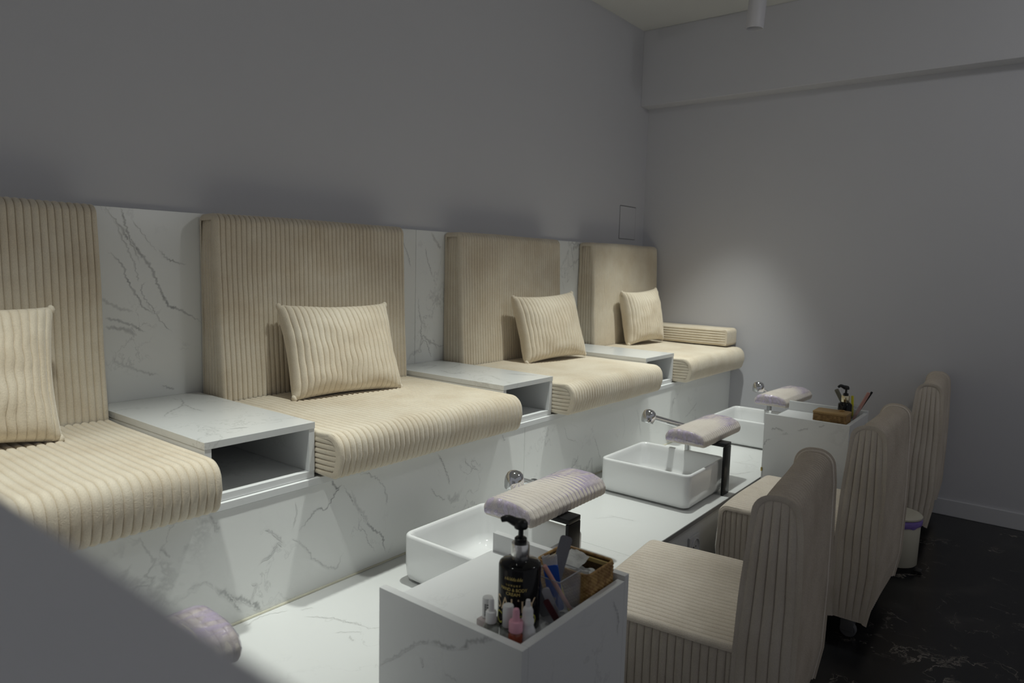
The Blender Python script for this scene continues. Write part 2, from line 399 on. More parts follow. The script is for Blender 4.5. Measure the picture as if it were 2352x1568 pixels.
# ---------------- bench base
t = thing('bench_base', 'long white marble bench base carrying the seat cushions', 'bench', (2.0, 2.2, 0.0))
bm = B(); box(bm, -1.2, XE-.001, 1.887, 2.667, 0.757, 0.780, 0.001); mesh_obj('bench_top', bm, M_LAM, t, smooth=0)
bm = B(); box(bm, -1.2, 2.5408, 1.891, 1.911, 0.391, 0.7555, 0.0008)
def at_r(px, py, a=None): return (px, py)
V3 = [([(1.32,.62),(1.36,.645),(1.395,.675),(1.43,.665),(1.455,.69),(1.485,.725),(1.50,.728)], .006, .75),
      ([(1.50,.728),(1.525,.69),(1.55,.655),(1.60,.575),(1.64,.53),(1.675,.50),(1.69,.455),(1.695,.42)], .009, .75),
      ([(1.535,.705),(1.555,.65),(1.57,.625),(1.60,.59),(1.605,.56)], .014, .4),
      ([(1.57,.60),(1.575,.55),(1.60,.54),(1.61,.50),(1.65,.44)], .005, .5),
      ([(1.30,.60),(1.345,.555),(1.385,.50),(1.44,.455),(1.475,.445),(1.50,.49)], .006, .45),
      ([(1.03,.53),(1.06,.50),(1.09,.475),(1.13,.455),(1.165,.42),(1.185,.40)], .014, .85),
      ([(1.07,.50),(1.09,.47),(1.10,.44),(1.115,.42)], .006, .6), ([(.95,.55),(1.0,.555),(1.03,.53)], .005, .4),
      ([(1.15,.50),(1.17,.49),(1.155,.46),(1.15,.43)], .006, .4), ([(1.18,.56),(1.22,.57),(1.245,.60),(1.26,.585)], .006, .5),
      ([(1.20,.66),(1.235,.63),(1.26,.60)], .006, .55), ([(1.57,.755),(1.63,.735),(1.68,.69),(1.70,.64),(1.70,.60)], .006, .5),
      ([(.97,.46),(1.0,.445),(1.015,.42)], .006, .5), ([(1.45,.76),(1.47,.73),(1.485,.72)], .008, .8), ([(1.31,.72),(1.315,.68),(1.30,.64)], .003, .4),
      ([(1.97,.75),(2.0,.70),(2.03,.64),(2.04,.60)], .007, .7), ([(2.13,.70),(2.14,.67),(2.17,.645),(2.23,.62)], .006, .5), ([(1.93,.62),(1.97,.57),(2.02,.545)], .005, .5),
      ([(1.02,.755),(1.035,.72),(1.05,.70)], .010, .6), ([(.88,.70),(.90,.66)], .008, .5), ([(2.37,.75),(2.385,.73),(2.395,.72)], .007, .5)]
vein_strokes(bm, V3, lambda a, b: (a, 1.8907, b)); mesh_obj('riser_panel', bm, M_MARB, t, smooth=0)
bm = B(); box(bm, 2.5432, XE-.001, 1.891, 1.911, 0.391, 0.7555, 0.0008)
V4 = [([(2.86,.72),(2.90,.64),(2.94,.62),(3.0,.60)], .005, .4), ([(3.16,.60),(3.20,.53),(3.24,.45)], .006, .45), ([(2.86,.42),(2.93,.46),(2.99,.50),(3.01,.53)], .007, .75),
      ([(3.62,.69),(3.66,.62),(3.68,.55),(3.70,.50)], .006, .4), ([(4.30,.52),(4.42,.56),(4.5,.60)], .007, .5), ([(3.45,.70),(3.49,.60),(3.47,.53)], .004, .3)]
vein_strokes(bm, V4, lambda a, b: (a, 1.8907, b)); mesh_obj('riser_panel', bm, M_MARB, t, smooth=0)
bm = B(); tube(bm, [(-1.2+i*.1, 1.8885, .3915+.0006*math.sin(i*2.3)) for i in range(63)], 0.0045, 6); tag(mesh_obj('sealant_bead', bm, M_SIL, t), 'yellowed sealant bead along the foot of the bench')

# ---------------- foot counter
t = thing('foot_counter', 'low white marble counter on which the basins stand', 'counter', (2.0, 1.5, 0.0))
CX = [-1.2, 2.352, XE-.002]
VC = ([([(1.259,1.773),(1.304,1.701),(1.325,1.644),(1.339,1.599)], .006, .8), ([(1.26,1.624),(1.314,1.569)], .004, .6), ([(1.273,1.579),(1.264,1.545)], .007, .7), ([(1.275,1.818),(1.309,1.797)], .004, .5), ([(1.101,1.855),(1.172,1.874),(1.245,1.844)], .004, .6)],
      [([(2.687,1.523),(2.694,1.45),(2.705,1.39)], .006, .5), ([(2.609,1.544),(2.70,1.475)], .004, .4), ([(2.868,1.79),(2.968,1.802)], .008, .7), ([(3.735,1.40),(3.72,1.32),(3.838,1.265)], .006, .7), ([(3.944,1.429),(3.97,1.299)], .005, .6), ([(3.60,1.60),(3.62,1.53),(3.66,1.50)], .007, .6)])
for a, b in zip(CX, CX[1:]):
    bm = B(); box(bm, a+.0006, b-.0006, 1.200, 1.886, 0.367, 0.390, 0.001)
    vein_strokes(bm, VC[a > 0], lambda p, q: (p, q, .3903), (0, 0, 1)); mesh_obj('counter_top', bm, M_MARBTOP, t, smooth=0)
bm = B(); box(bm, -1.2, XE-.002, 1.216, 1.236, 0.0, 0.3665); mesh_obj('front_panel', bm, M_LAM, t, smooth=0)
bm = B(); box(bm, -1.2, XE-.002, 1.1985, 1.1998, 0.368, 0.388); tag(mesh_obj('edge_strip', bm, plain('edge_band', (.25, .25, .25), .4), t, smooth=0), 'dark edge strip of the counter')

# ---------------- side tables (open cubby between seats)
def side_table(x0, label, veins):
    x1 = x0+.379; yf, yb = 1.896, 2.648
    t = thing('side_table', label, 'side table', ((x0+x1)/2, 2.27, .781), group='marble side tables between the seats')
    b_ = .022
    bm = B(); box(bm, x0, x1, yf, yb, .968-b_, .968, .0008); vein_strokes(bm, [(sp, ww, .75) for sp, ww in veins], lambda p, q: (p, q, .9683), (0, 0, 1)); mesh_obj('table_top', bm, M_MARBTOP, t, smooth=0)
    bm = B(); box(bm, x0+.001, x0+b_, yf+.002, yb, .8045, .9455, .0005); mesh_obj('side_panel', bm, M_LAM, t, smooth=0)
    bm = B(); box(bm, x1-b_, x1-.001, yf+.002, yb, .8045, .9455, .0005); mesh_obj('side_panel', bm, M_LAM, t, smooth=0)
    bm = B(); box(bm, x0+.001, x1-.001, yf+.004, yb, .7815, .804, .0005); mesh_obj('bottom_panel', bm, M_LAM, t, smooth=0)
    bm = B(); box(bm, x0+b_+.0005, x1-b_-.0005, yb-.02, yb-.001, .8045, .9455); mesh_obj('back_panel', bm, M_LAM, t, smooth=0)
TX = (1.012, 2.383, 3.724)
side_table(TX[0], 'white marble side table between the first and second seats, nearest the camera', [([(1.291,2.585),(1.246,2.477),(1.20,2.414),(1.149,2.372),(1.085,2.292)], .008), ([(1.235,2.455),(1.226,2.378),(1.224,2.287)], .005), ([(1.257,2.582),(1.261,2.542)], .004), ([(1.15,2.0),(1.20,1.98)], .003)])
side_table(TX[1], 'white marble side table between the second and third seats', [([(2.499,2.55),(2.583,2.556),(2.586,2.512),(2.461,2.465)], .008), ([(2.497,2.395),(2.474,2.285),(2.549,2.253)], .008), ([(2.582,2.415),(2.702,2.451),(2.745,2.50)], .005), ([(2.555,2.12),(2.531,2.073),(2.495,2.005)], .007), ([(2.66,2.10),(2.70,2.02),(2.73,1.97)], .005)])
side_table(TX[2], 'white marble side table beside the corner seat', [([(3.994,2.301),(4.05,2.315),(4.085,2.328)], .008), ([(3.80,2.40),(3.86,2.33)], .005)])

# ---------------- bench cushions
SEATS = [(0.02, 1.004), (1.398, 2.374), (2.768, 3.716), (4.110, 5.035)]
def seat_prof():
    return dense([(2.485, .796), (1.80, .794), (1.783, .86), (1.792, .930), (2.485, .937)], .03, [0, .03, 0, .048, 0])
def build_seat(x0, x1, seed):
    bm = B(); pr = seat_prof()
    sweep(bm, pr, x0, x1, .0240, .0090, sgn=-1, endr=.013, puff=.006, seed=seed)
    def P(u, tt):
        z = .792+u*(.936-.792); e = min(u, 1-u)
        yin = .03*(1-math.sqrt(max(0, 1-(1-min(1, e/.25))**2)))
        ya = 1.796+yin; return (ya+(2.48-ya)*tt, z)
    cap_grid(bm, x0+.006, -1, P, .792, .936, .0190, .0085, 20, .004)
    cap_grid(bm, x1-.006, 1, P, .792, .936, .0190, .0085, 20, .004)
    piping(bm, [p for p in pr], x0+.012, .0065); piping(bm, [p for p in pr], x1-.012, .0065)
    return bm
def build_back(x0, x1, seed):
    bm = B()
    pr = dense([(2.49, .792), (2.512, 1.2), (2.530, 1.656), (2.640, 1.653), (2.640, .792)], .035, [0, 0, .028, .016, 0])
    sweep(bm, pr, x0, x1, .0213, .0088, sgn=-1, endr=.018, seed=seed, wob=.0025)
    def P(u, tt):
        z = .795+tt*(1.640-.795); yf = 2.495+(z-.79)/.88*.036
        return (yf+u*(2.636-yf), z - (.012*(1-math.sqrt(max(0, 1-(1-min(1, min(u, 1-u)/.15))**2))) if tt > .98 else 0))
    for x, s in ((x0+.010, -1), (x1-.010, 1)): cap_grid(bm, x, s, P, 0, .135, .022, .0085, 40, .002)
    fr = [p for p in pr]
    piping(bm, fr, x0+.012, .0055); piping(bm, fr, x1-.012, .0055)
    return bm
SL = ['beige corduroy seat cushion at the near left edge, cut by the frame', 'beige corduroy seat cushion in front of the second backrest', 'beige corduroy seat cushion of the third seat along the bench', 'beige corduroy seat cushion under the bolster in the far corner']
BL = ['tall beige corduroy backrest cushion at the left edge of the frame', 'tall beige corduroy backrest cushion between the first and second side tables', 'tall beige corduroy backrest cushion third along the bench', 'tall beige corduroy backrest cushion in the far corner of the room']
for i, (a, b) in enumerate(SEATS):
    tag(mesh_obj('seat_cushion', build_seat(a, b, i*5.3), M_CORD, smooth=60), SL[i], 'seat cushion', 'seat cushions on the bench')
    tag(mesh_obj('backrest_cushion', build_back(a+.008 if i else -.05, b if i < 3 else 5.06, i*3.1+20), M_CORD, smooth=60), BL[i], 'backrest', 'backrest cushions along the marble wall')
# bolster against the end wall
bm = B(); pr = dense([(1.862, .962), (1.862, 1.070), (2.48, 1.070), (2.48, .962)], .03, [.012, .02, .02, .012], closed=True)
sweep(bm, pr, 4.885, 5.068, .0215, .0075, sgn=-1, endr=.010, seed=77, closed=True)
def PB(u, tt): return (1.862+tt*.61, .963+u*.108)
cap_grid(bm, 4.888, -1, PB, 0, .112, .0185, .0085, 20, .003); cap_grid(bm, 5.062, 1, PB, 0, .112, .0185, .003, 20)
piping(bm, pr, 4.890, .0055, True)
tag(mesh_obj('bolster', bm, M_CORD, smooth=60), 'beige corduroy bolster lying on the corner seat against the end wall', 'bolster')

# ---------------- throw pillows
def build_pillow(wd, ht, th, seed):
    bm = B(); nr = max(8, round(wd/.0245)); us = []
    for i in range(nr):
        for v in RV[::1]: us.append((2*(i+v)/nr-1, rib_h(v)))
    us.append((1.0, 0)); nv = 44
    for side in (1, -1):
        rows = []
        for u, h in us:
            row = []
            for j in range(nv+1):
                v = 2*j/nv-1
                x = wd/2*u*(1-.065*(1-v*v)*abs(u)**1.5); z = ht/2*v*(1-.085*(1-u*u)*abs(v)**1.5)
                k = max(0, (1-u**4)*(1-v**4)); f = k**.55
                cr = max(0, abs(u)+abs(v)-1.5)
                nz = noise.noise(Vector((u*2.2+seed, v*2.2, side*3)))*.012*f + noise.noise(Vector((u*9+seed, v*9, side)))*.012*cr
                y = th/2*f*(.86+.14*math.cos(u*2)*math.cos(v*2))+nz+h*.0085*min(1, f*3+.25)
                x += .006*noise.noise(Vector((u*3+seed, v*4, 5)))*f
                row.append(bm.verts.new((x, -side*y, z)))
            rows.append(row)
        for a, b in zip(rows, rows[1:]):
            for k in range(nv): bm.faces.new((a[k], a[k+1], b[k+1], b[k]))
    for sx in (-1, 1):
        for sz in (-1, 1):      # knotted corners
            for q in range(3):
                c = Vector((sx*(wd/2-.008-.010*q), -.004, sz*(ht/2-.010-.008*((q*2) % 3))))
                b2 = bmesh.new(); bmesh.ops.create_icosphere(b2, subdivisions=2, radius=.013)
                merge(bm, b2, Matrix.Translation(c) @ Matrix.Diagonal((.8, 1, 1.15, 1)))
    bmesh.ops.remove_doubles(bm, verts=bm.verts, dist=.0006)
    return bm
def pillow(cx, cy, zb, wd, ht, th, rz, lean, roll, seed, label):
    o = mesh_obj('throw_pillow', build_pillow(wd, ht, th, seed), M_CORD, smooth=70)
    R = Matrix.Rotation(rz, 4, 'Z') @ Matrix.Rotation(-lean, 4, 'X') @ Matrix.Rotation(roll, 4, 'Y')
    low = min((R @ v.co).z for v in o.data.vertices)
    o.matrix_world = Matrix.Translation((cx*U, cy*U, zb*U-low)) @ R
    tag(o, label, 'pillow', 'corduroy throw pillows on the bench')
D = math.radians
pillow(.540, 2.370, .940, .53, .41, .17, D(-4), D(17), D(3), 1.0, 'square beige corduroy pillow at the left edge, half cut by the frame')
pillow(1.865, 2.355, .938, .515, .396, .16, D(-8), D(21), D(0.5), 2.0, 'square beige corduroy pillow leaning on the second backrest')
pillow(3.365, 2.345, .938, .50, .396, .16, D(-10), D(17), D(-2.5), 3.0, 'square beige corduroy pillow tilted against the third backrest')
pillow(4.590, 2.385, .942, .42, .388, .16, D(-9), D(10), D(-3), 4.0, 'square beige corduroy pillow in the far corner beside the bolster')

# ---------------- basins
def build_basin():
    t = thing('wash_basin', 'white rectangular ceramic basin nearest the camera, behind the cream bottle', 'basin', (0, 0, 0), group='white basins on the foot counter')
    lx, ly, h = .448, .470, .170; hx, hy = lx/2, ly/2
    bm = B(); L = []
    def lp(ins, z, r): return [(x, y, z) for x, y in rrect(-hx+ins, hx-ins, -hy+ins, hy-ins, r, 8)]
    L += [lp(.030, .0, .02), lp(.030, .005, .02), lp(.016, .0065, .03), lp(.007, .012, .034), lp(.003, .022, .036), lp(.0, .06, .036)]
    L += [lp(0, h-.010, .036), lp(.0015, h-.004, .035), lp(.005, h-.0005, .033), lp(.010, h, .03), lp(.014, h-.002, .03), lp(.017, h-.009, .032)]
    L += [lp(.020, h-.03, .04), lp(.026, .065, .05), lp(.032, .045, .055), lp(.048, .031, .06), lp(.075, .026, .06), lp(.15, .023, .05)]
    loft(bm, L, True, True); mesh_obj('bowl', bm, M_CERAM, t, smooth=70)
    bm = B(); lathe(bm, [(.024, .0225), (.026, .025), (.022, .0265), (.008, .0262)], 0, .02, 24); mesh_obj('drain', bm, M_CHROME, t)
    return t
b0 = build_basin()
BASX = [(1.855, 1.500), (3.183, 1.497), (4.555, 1.497)]
b0.location = Vector((BASX[0][0], BASX[0][1], .3905))*U
copy_thing(b0, 'wash_basin', 'white rectangular ceramic basin in the middle, with empty counter in front of it', (BASX[1][0], BASX[1][1], .3905))
copy_thing(b0, 'wash_basin', 'white rectangular ceramic basin farthest away, partly behind the far cabinet', (BASX[2][0], BASX[2][1], .3905))

# ---------------- faucets
def faucet(cx, cy, hx, hy, label, hz=.752):
    t = thing('faucet', label, 'faucet', (cx, cy, .3905), group='chrome faucets behind the basins')
    bm = B(); lathe(bm, [(.026, .3905), (.026, .397), (.017, .402), (.0165, .41), (.0165, .635), (.0195, .64), (.0195, .664), (.013, .672)], cx, cy, 28); mesh_obj('column', bm, M_CHROME, t)
    bm = B(); d = Vector((hx-cx, hy-cy, 0)).normalized()
    P = [Vector((cx, cy, .652)).lerp(Vector((hx, hy, hz-.002)), k/8) for k in range(9)]
    tube(bm, P, [.0165-.0025*k/8 for k in range(9)], 18); mesh_obj('spout_arm', bm, M_CHROME, t)
    bm = B(); ax = (Vector((d.x, d.y, -.55))).normalized()
    M = Matrix.Translation((hx, hy, hz-.004)) @ Vector((0, 0, 1)).rotation_difference(Vector((d.x*.25, d.y*.25, -1)).normalized()).to_matrix().to_4x4()
    lathe(bm, [(.004, -.036), (.018, -.033), (.029, -.024), (.035, -.008), (.036, .010), (.034, .026), (.031, .034), (.027, .034), (.025, .028)], 0, 0, 32, M=M)
    h = mesh_obj('shower_head', bm, M_CHROME, t)
    bm = B(); lathe(bm, [(.0255, .029), (.0235, .0325), (.012, .034)], 0, 0, 28, M=M); mesh_obj('nozzle_plate', bm, plain('nozzle_grey', (.25, .25, .26), .35), h, world=False) if False else mesh_obj('nozzle_plate', bm, M_CHROME, t)
faucet(2.150, 1.548, 1.965, 1.503, 'chrome faucet at the nearest basin, mostly hidden by the foot pad', .727)
faucet(3.510, 1.515, 3.208, 1.602, 'chrome faucet with long bare spout arm at the middle basin')
faucet(4.850, 1.518, 4.552, 1.502, 'chrome faucet at the farthest basin, head against the end wall')

# ---------------- footrests
def film_mat():
    mt, nt, b = newmat('cling_film')
    tc = nt.nodes.new('ShaderNodeTexCoord')
    mp = nt.nodes.new('ShaderNodeMapping'); mp.inputs['Scale'].default_value = (1, 2.6, 2); mp.inputs['Rotation'].default_value = (0, 0, .5)
    nt.links.new(tc.outputs['Object'], mp.inputs[0])
    n = nt.nodes.new('ShaderNodeTexNoise'); n.inputs['Scale'].default_value = 11; n.inputs['Detail'].default_value = 5; n.inputs['Distortion'].default_value = 1.2
    nt.links.new(mp.outputs[0], n.inputs['Vector'])
    mr = nt.nodes.new('ShaderNodeMapRange'); mr.inputs['From Min'].default_value = .38; mr.inputs['From Max'].default_value = .64; mr.inputs['To Min'].default_value = .14; mr.inputs['To Max'].default_value = .72
    nt.links.new(n.outputs['Fac'], mr.inputs['Value'])
    b.inputs['Base Color'].default_value = (.62, .53, .76, 1); b.inputs['Roughness'].default_value = .16; b.inputs['Specular IOR Level'].default_value = .9
    nt.links.new(mr.outputs[0], b.inputs['Alpha'])
    gl = nt.nodes.new('ShaderNodeBsdfGlossy'); gl.inputs['Roughness'].default_value = .12; gl.inputs['Color'].default_value = (.95, .93, 1, 1)
    n2 = nt.nodes.new('ShaderNodeTexNoise'); n2.inputs['Scale'].default_value = 60; n2.inputs['Detail'].default_value = 4; n2.inputs['Distortion'].default_value = 2
    nt.links.new(mp.outputs[0], n2.inputs['Vector'])
    bp = nt.nodes.new('ShaderNodeBump'); bp.inputs['Strength'].default_value = .6; bp.inputs['Distance'].default_value = .004
    nt.links.new(n2.outputs['Fac'], bp.inputs['Height']); nt.links.new(bp.outputs['Normal'], b.inputs['Normal']); nt.links.new(bp.outputs['Normal'], gl.inputs['Normal'])
    ms = nt.nodes.new('ShaderNodeMixShader'); ms.inputs[0].default_value = .10
    nt.links.new(b.outputs[0], ms.inputs[1]); nt.links.new(gl.outputs[0], ms.inputs[2])
    nt.links.new(ms.outputs[0], nt.nodes['Material Output'].inputs['Surface'])
    return mt
M_FILM = film_mat()
M_PAD = corduroy('pad_corduroy', (.70, .645, .585), (.64, .58, .52))
def pad_shape(lx, ly, h, off, pitch, amp, z0):
    bm = B(); hy = ly/2+off
    pr = dense([(-hy, z0-off), (-hy-.004, z0+.028), (-hy+.012, z0+.050+off), (-.045, z0+h+off), (.045, z0+h+off), (hy-.012, z0+.050+off), (hy+.004, z0+.028), (hy, z0-off)], .012, [.012, .02, .02, .08, .08, .02, .02, .012], closed=True)
    sweep(bm, pr, -lx/2-off, lx/2+off, pitch, amp, sgn=-1, endr=.020, wob=.0015 if amp else .003, seed=off*900, closed=True)
    bm.verts.ensure_lookup_table(); n = len(pr)
    bm.faces.new([bm.verts[k] for k in range(n)]); bm.faces.new([bm.verts[len(bm.verts)-n+k] for k in range(n)])
    return bm
def build_footrest():
    t = thing('footrest', 'padded footrest wrapped in lavender film above the nearest basin', 'footrest', (0, 0, .39), group='film-wrapped footrests on black brackets')
    bm = B(); box(bm, -.085, -.012, -.150, -.136, .001, .2425, .002); mesh_obj('post', bm, M_BLACKM, t, world=False)
    bm = B(); box(bm, -.085, -.012, -.150, .07, .243, .262, .003); mesh_obj('bracket_arm', bm, M_BLACKM, t, world=False)
    bm = pad_shape(.475, .200, .066, 0, .0225, .0052, .2635); p = mesh_obj('pad', bm, M_PAD, t, world=False, smooth=60)
    bm = pad_shape(.475, .200, .066, .0028, .012, .0, .2660); mesh_obj('film_wrap', bm, M_FILM, p, world=False, smooth=60)
    return t
f0 = build_footrest()
f0.location = Vector((2.005, 1.383, .3905))*U
copy_thing(f0, 'footrest', 'padded footrest wrapped in lavender film above the middle basin', (3.385, 1.378, .3905))
copy_thing(f0, 'footrest', 'padded footrest wrapped in lavender film at the far basin, against the end wall', (4.690, 1.378, .3905), D(-3))
copy_thing(f0, 'footrest', 'lavender film-wrapped footrest peeping out behind the blurred desk', (.535, 1.408, .3905), D(-2))

# ---------------- service cabinets
def cabinet(x0, label, veins):
    x1 = x0+.433; ya, yb = .777, 1.1985
    t = thing('service_cabinet', label, 'cabinet', (x0+.21, 1.0, 0), group='marble tool cabinets in front of the counter')
    th = .020
    bm = B(); box(bm, x0, x0+th, ya, yb, .002, .740, .0008); vein_strokes(bm, [(sp, ww, dk) for sp, ww, dk in veins], lambda p, q: (x0-.0003, p, q), (-1, 0, 0)); mesh_obj('side_panel', bm, M_LAM, t, smooth=0)
    bm = B(); box(bm, x1-th, x1, ya, yb-.004, .002, .752, .0008); mesh_obj('side_panel', bm, M_LAM, t, smooth=0)
    bm = B(); box(bm, x0+th+.0005, x1-th-.0005, ya, ya+th, .002, .740, .0008); vein_strokes(bm, [([(x0+.357, .712), (x0+.367, .69), (x0+.381, .667), (x0+.388, .643), (x0+.385, .61)], .007, .7), ([(x0+.06, .58), (x0+.10, .545), (x0+.12, .50)], .006, .35)], lambda p, q: (p, ya-.0003, q)); mesh_obj('front_panel', bm, M_LAM, t, smooth=0)
    bm = B(); box(bm, x0+th+.0005, x1-th-.0005, ya+th+.0005, yb, .680, .700, .0008); mesh_obj('table_top', bm, M_LAM, t, smooth=0)
    bm = B(); box(bm, x0+th+.0005, x1-th-.0005, ya+th+.0005, yb-.02, .25, .268, .0008); mesh_obj('shelf', bm, M_LAM, t, smooth=0)
    return t
cabinet(1.057, 'white marble tool cabinet in the foreground holding bottles and a basket', [([(1.195,.545),(1.139,.593),(1.075,.644),(1.054,.656),(1.033,.67)], .006, .55), ([(1.03,.668),(.994,.672),(.975,.675),(.95,.682)], .009, .85), ([(.945,.68),(.919,.704),(.899,.716),(.878,.728),(.85,.737)], .010, .9), ([(.987,.616),(.967,.611),(.948,.604)], .006, .4), ([(1.06,.62),(1.05,.60)], .007, .4)])
t = cabinet(3.762, 'white marble tool cabinet near the end wall, behind the stools', [([(1.195,.566),(1.181,.593),(1.159,.608)], .006, .8), ([(1.162,.658),(1.129,.668),(1.094,.66)], .009, .75), ([(1.028,.676),(.997,.688),(.971,.697)], .007, .7), ([(.923,.712),(.892,.721)], .008, .7), ([(1.10,.645),(1.07,.65)], .006, .5)])
bm = B(); box(bm, 3.756, 3.7618, 1.192, 1.200, .425, .445, .001); tag(mesh_obj('hinge', bm, plain('brass', (.55, .42, .12), .3, metal=1), t), 'small brass hinge')

# ---------------- stools
def build_stool():
    t = thing('stool', 'beige corduroy stool closest to the camera, beside the foreground cabinet', 'stool', (0, 0, 0), group='corduroy stools on casters')
    W2 = .305
    # seat block
    pr = dense([(-.17, .100), (.300, .100), (.318, .26), (.312, .452), (-.17, .452)], .028, [0, .02, 0, .035, 0])
    bm = B(); sweep(bm, pr, -W2, W2, .0222, .0085, sgn=1, endr=.014, puff=.006, seed=3)
    def PS(u, tt):
        y = -.176+u*(.309+.176); e = 1-u
        zt = .447-.03*(1-math.sqrt(max(0, 1-(1-min(1, e/.06))**2)))
        return (y, .104+tt*(zt-.104))
    for s in (-1, 1):
        cap_grid(bm, s*(W2-.012), s, PS, 0, .485, .0245, .0088, 22, .004); piping(bm, pr, s*(W2-.010), .0062)
    mesh_obj('seat', bm, M_CORDS, t, world=False, smooth=60)
    # back slab
    pb = dense([(-.176, .100), (-.182, .46), (-.203, .80), (-.212, .897), (-.312, .897), (-.322, .80), (-.327, .45), (-.322, .22), (-.302, .098)], .024, [0, 0, 0, .046, .046, 0, 0, .05, 0])
    bm = B(); sweep(bm, pb, -W2-.002, W2+.002, .0222, .0085, sgn=-1, endr=.012, seed=31)
    def fy(z): return -.178-(max(0, z-.45)/.48)*.034
    def by(z): return -.304-min(1, max(0, (z-.10)/.2))*.022 if z < .45 else -.326+max(0, (z-.6))/.33*.014
    def PK(u, tt):
        a = min(1, min(u, 1-u)/.42); zt = .850+.046*math.sqrt(max(0, 1-(1-a)**2.0))
        z = .102+tt*(zt-.102); return (fy(z)+u*(by(z)-fy(z)), z)
    for s in (-1, 1):
        cap_grid(bm, s*(W2-.006), s, PK, 0, .125, .0245, .0088, 46, .003); piping(bm, pb, s*(W2-.006), .0062)
    mesh_obj('backrest', bm, M_CORDS, t, world=False, smooth=60)
    M_RUB = plain('caster_grey', (.10, .10, .105), .4)
    for sx in (-1, 1):
        for y in (-.215, .235):
            x = sx*(W2-.075)
            bm = B(); tube(bm, [(x, y, .108), (x, y, .070)], .012, 12)
            box(bm, x-.019, x-.015, y-.040, y+.010, .030, .082, .001); box(bm, x+.015, x+.019, y-.040, y+.010, .030, .082, .001); box(bm, x-.019, x+.019, y-.030, y+.016, .076, .084, .001)
            c = mesh_obj('caster', bm, plain('caster_fork', (.22, .22, .23), .35, metal=.6) if (sx, y) == (-1, -.215) else bpy.data.materials['caster_fork'], t, world=False)
            bm = B(); M = Matrix.Translation((x-.013, y-.018, .0325)) @ Matrix.Rotation(PI/2, 4, 'Y')
            lathe(bm, [(.006, -.003), (.018, 0), (.028, .0), (.032, .004), (.032, .022), (.028, .026), (.018, .026), (.006, .029)], 0, 0, 28, M=M)
            mesh_obj('wheel', bm, M_RUB, c, world=False)
    return t
s0 = build_stool()
s0.location = Vector((2.140, .838, 0))*U; s0.rotation_euler = (0, 0, D(6))
copy_thing(s0, 'stool', 'beige corduroy stool in the middle of the row, with a caster showing', (3.292, .812, 0), D(0.5))
copy_thing(s0, 'stool', 'beige corduroy stool farthest away, against the end wall', (4.715, .805, 0), D(3))

# ---------------- waste bin
M_BIN = plain('bin_cream', (.50, .47, .38), .4); M_BAG = plain('bag_purple', (.22, .15, .45), .35, bump=(60, .6, .004))
t = thing('waste_bin', 'cream pedal bin with a purple bag under its lid on the dark floor', 'bin', (3.985, .565, 0))
bm = B(); lathe(bm, [(.098, .0), (.100, .018), (.101, .03)], 3.985, .565, 40); mesh_obj('base', bm, M_BLACKP, t)
bm = B(); lathe(bm, [(.100, .031), (.104, .036), (.108, .262), (.106, .266)], 3.985, .565, 48, True, False); mesh_obj('body', bm, M_BIN, t)
bm = B(); lathe(bm, [(.1095, .238), (.113, .246), (.1145, .256), (.1135, .268), (.106, .272)], 3.985, .565, 64, False, False)
for v in bm.verts:
    if v.co.z < .243: v.co.z += .010*noise.noise(v.co*40)
    a = noise.noise(v.co*60)*.002; v.co.x += a; v.co.y += a
mesh_obj('bag', bm, M_BAG, t)
bm = B(); lathe(bm, [(.108, .2725), (.113, .276), (.114, .284), (.108, .290), (.08, .294), (.01, .2955)], 3.985, .565, 48); mesh_obj('lid', bm, M_BIN, t)
bm = B(); box(bm, 3.955, 4.0, .435, .475, .008, .016, .003); mesh_obj('pedal', bm, M_BLACKP, t)

# ---------------- wall socket in the counter front
t = thing('power_socket', 'white power socket on the counter front below the middle basin', 'socket', (2.925, 1.216, .255))
M_SOCK = plain('socket_white', (.55, .55, .56), .35)
bm = B(); box(bm, 2.873, 2.977, 1.204, 1.2155, .203, .307, .003, 3); p = mesh_obj('face_plate', bm, M_SOCK, t)
bm = B(); M = Matrix.Translation((2.925, 1.2045, .255)) @ Matrix.Rotation(PI/2, 4, 'X')
lathe(bm, [(.042, -.002), (.042, .006), (.038, .008), (.036, .006), (.035, .0012), (.001, .001)], 0, 0, 36, M=M); mesh_obj('outlet_well', bm, M_SOCK, t)
bm = B()
for dx in (-.012, .012): lathe(bm, [(.004, .0012), (.004, .002)], dx, 0, 12, M=M)
mesh_obj('pin_hole', bm, M_BLACKP, t)

# ---------------- ceiling spotlight in view
t = thing('spotlight', 'white cylindrical spotlight hanging from the ceiling near the corner', 'spotlight', LAMP)
ax = Vector((.01, -.055, 1)).normalized(); M = Matrix.Translation(LAMP) @ Vector((0, 0, 1)).rotation_difference(ax).to_matrix().to_4x4()
bm = B(); lathe(bm, [(.046, .03), (.0475, .004), (.0495, .0015), (.051, .003), (.052, .008), (.052, .25), (.049, .255), (.01, .256)], 0, 0, 40, False, True, M=M); mesh_obj('housing', bm, M_WHT, t)
bm = B(); lathe(bm, [(.0455, .030), (.040, .055), (.028, .07), (.005, .072)], 0, 0, 36, False, True, M=M); mesh_obj('reflector', bm, plain('reflector_blue', (.22, .30, .38), .25, metal=.7), t)
bm = B(); tube(bm, [M @ Vector((.055, 0, .235)), M @ Vector((.085, -.03, .25)), (LAMP[0]+.10, LAMP[1]-.07, 3.20)], .010, 10)
box(bm, LAMP[0]+.07, LAMP[0]+.13, LAMP[1]-.12, LAMP[1]-.03, 3.19, 3.235, .003); mesh_obj('track_adapter', bm, M_WHT, t)
bm = B(); box(bm, LAMP[0]-.9, LAMP[0]+.35, LAMP[1]-.095, LAMP[1]-.055, 3.236, 3.279, .002); mesh_obj('track_rail', bm, M_WHT, t)

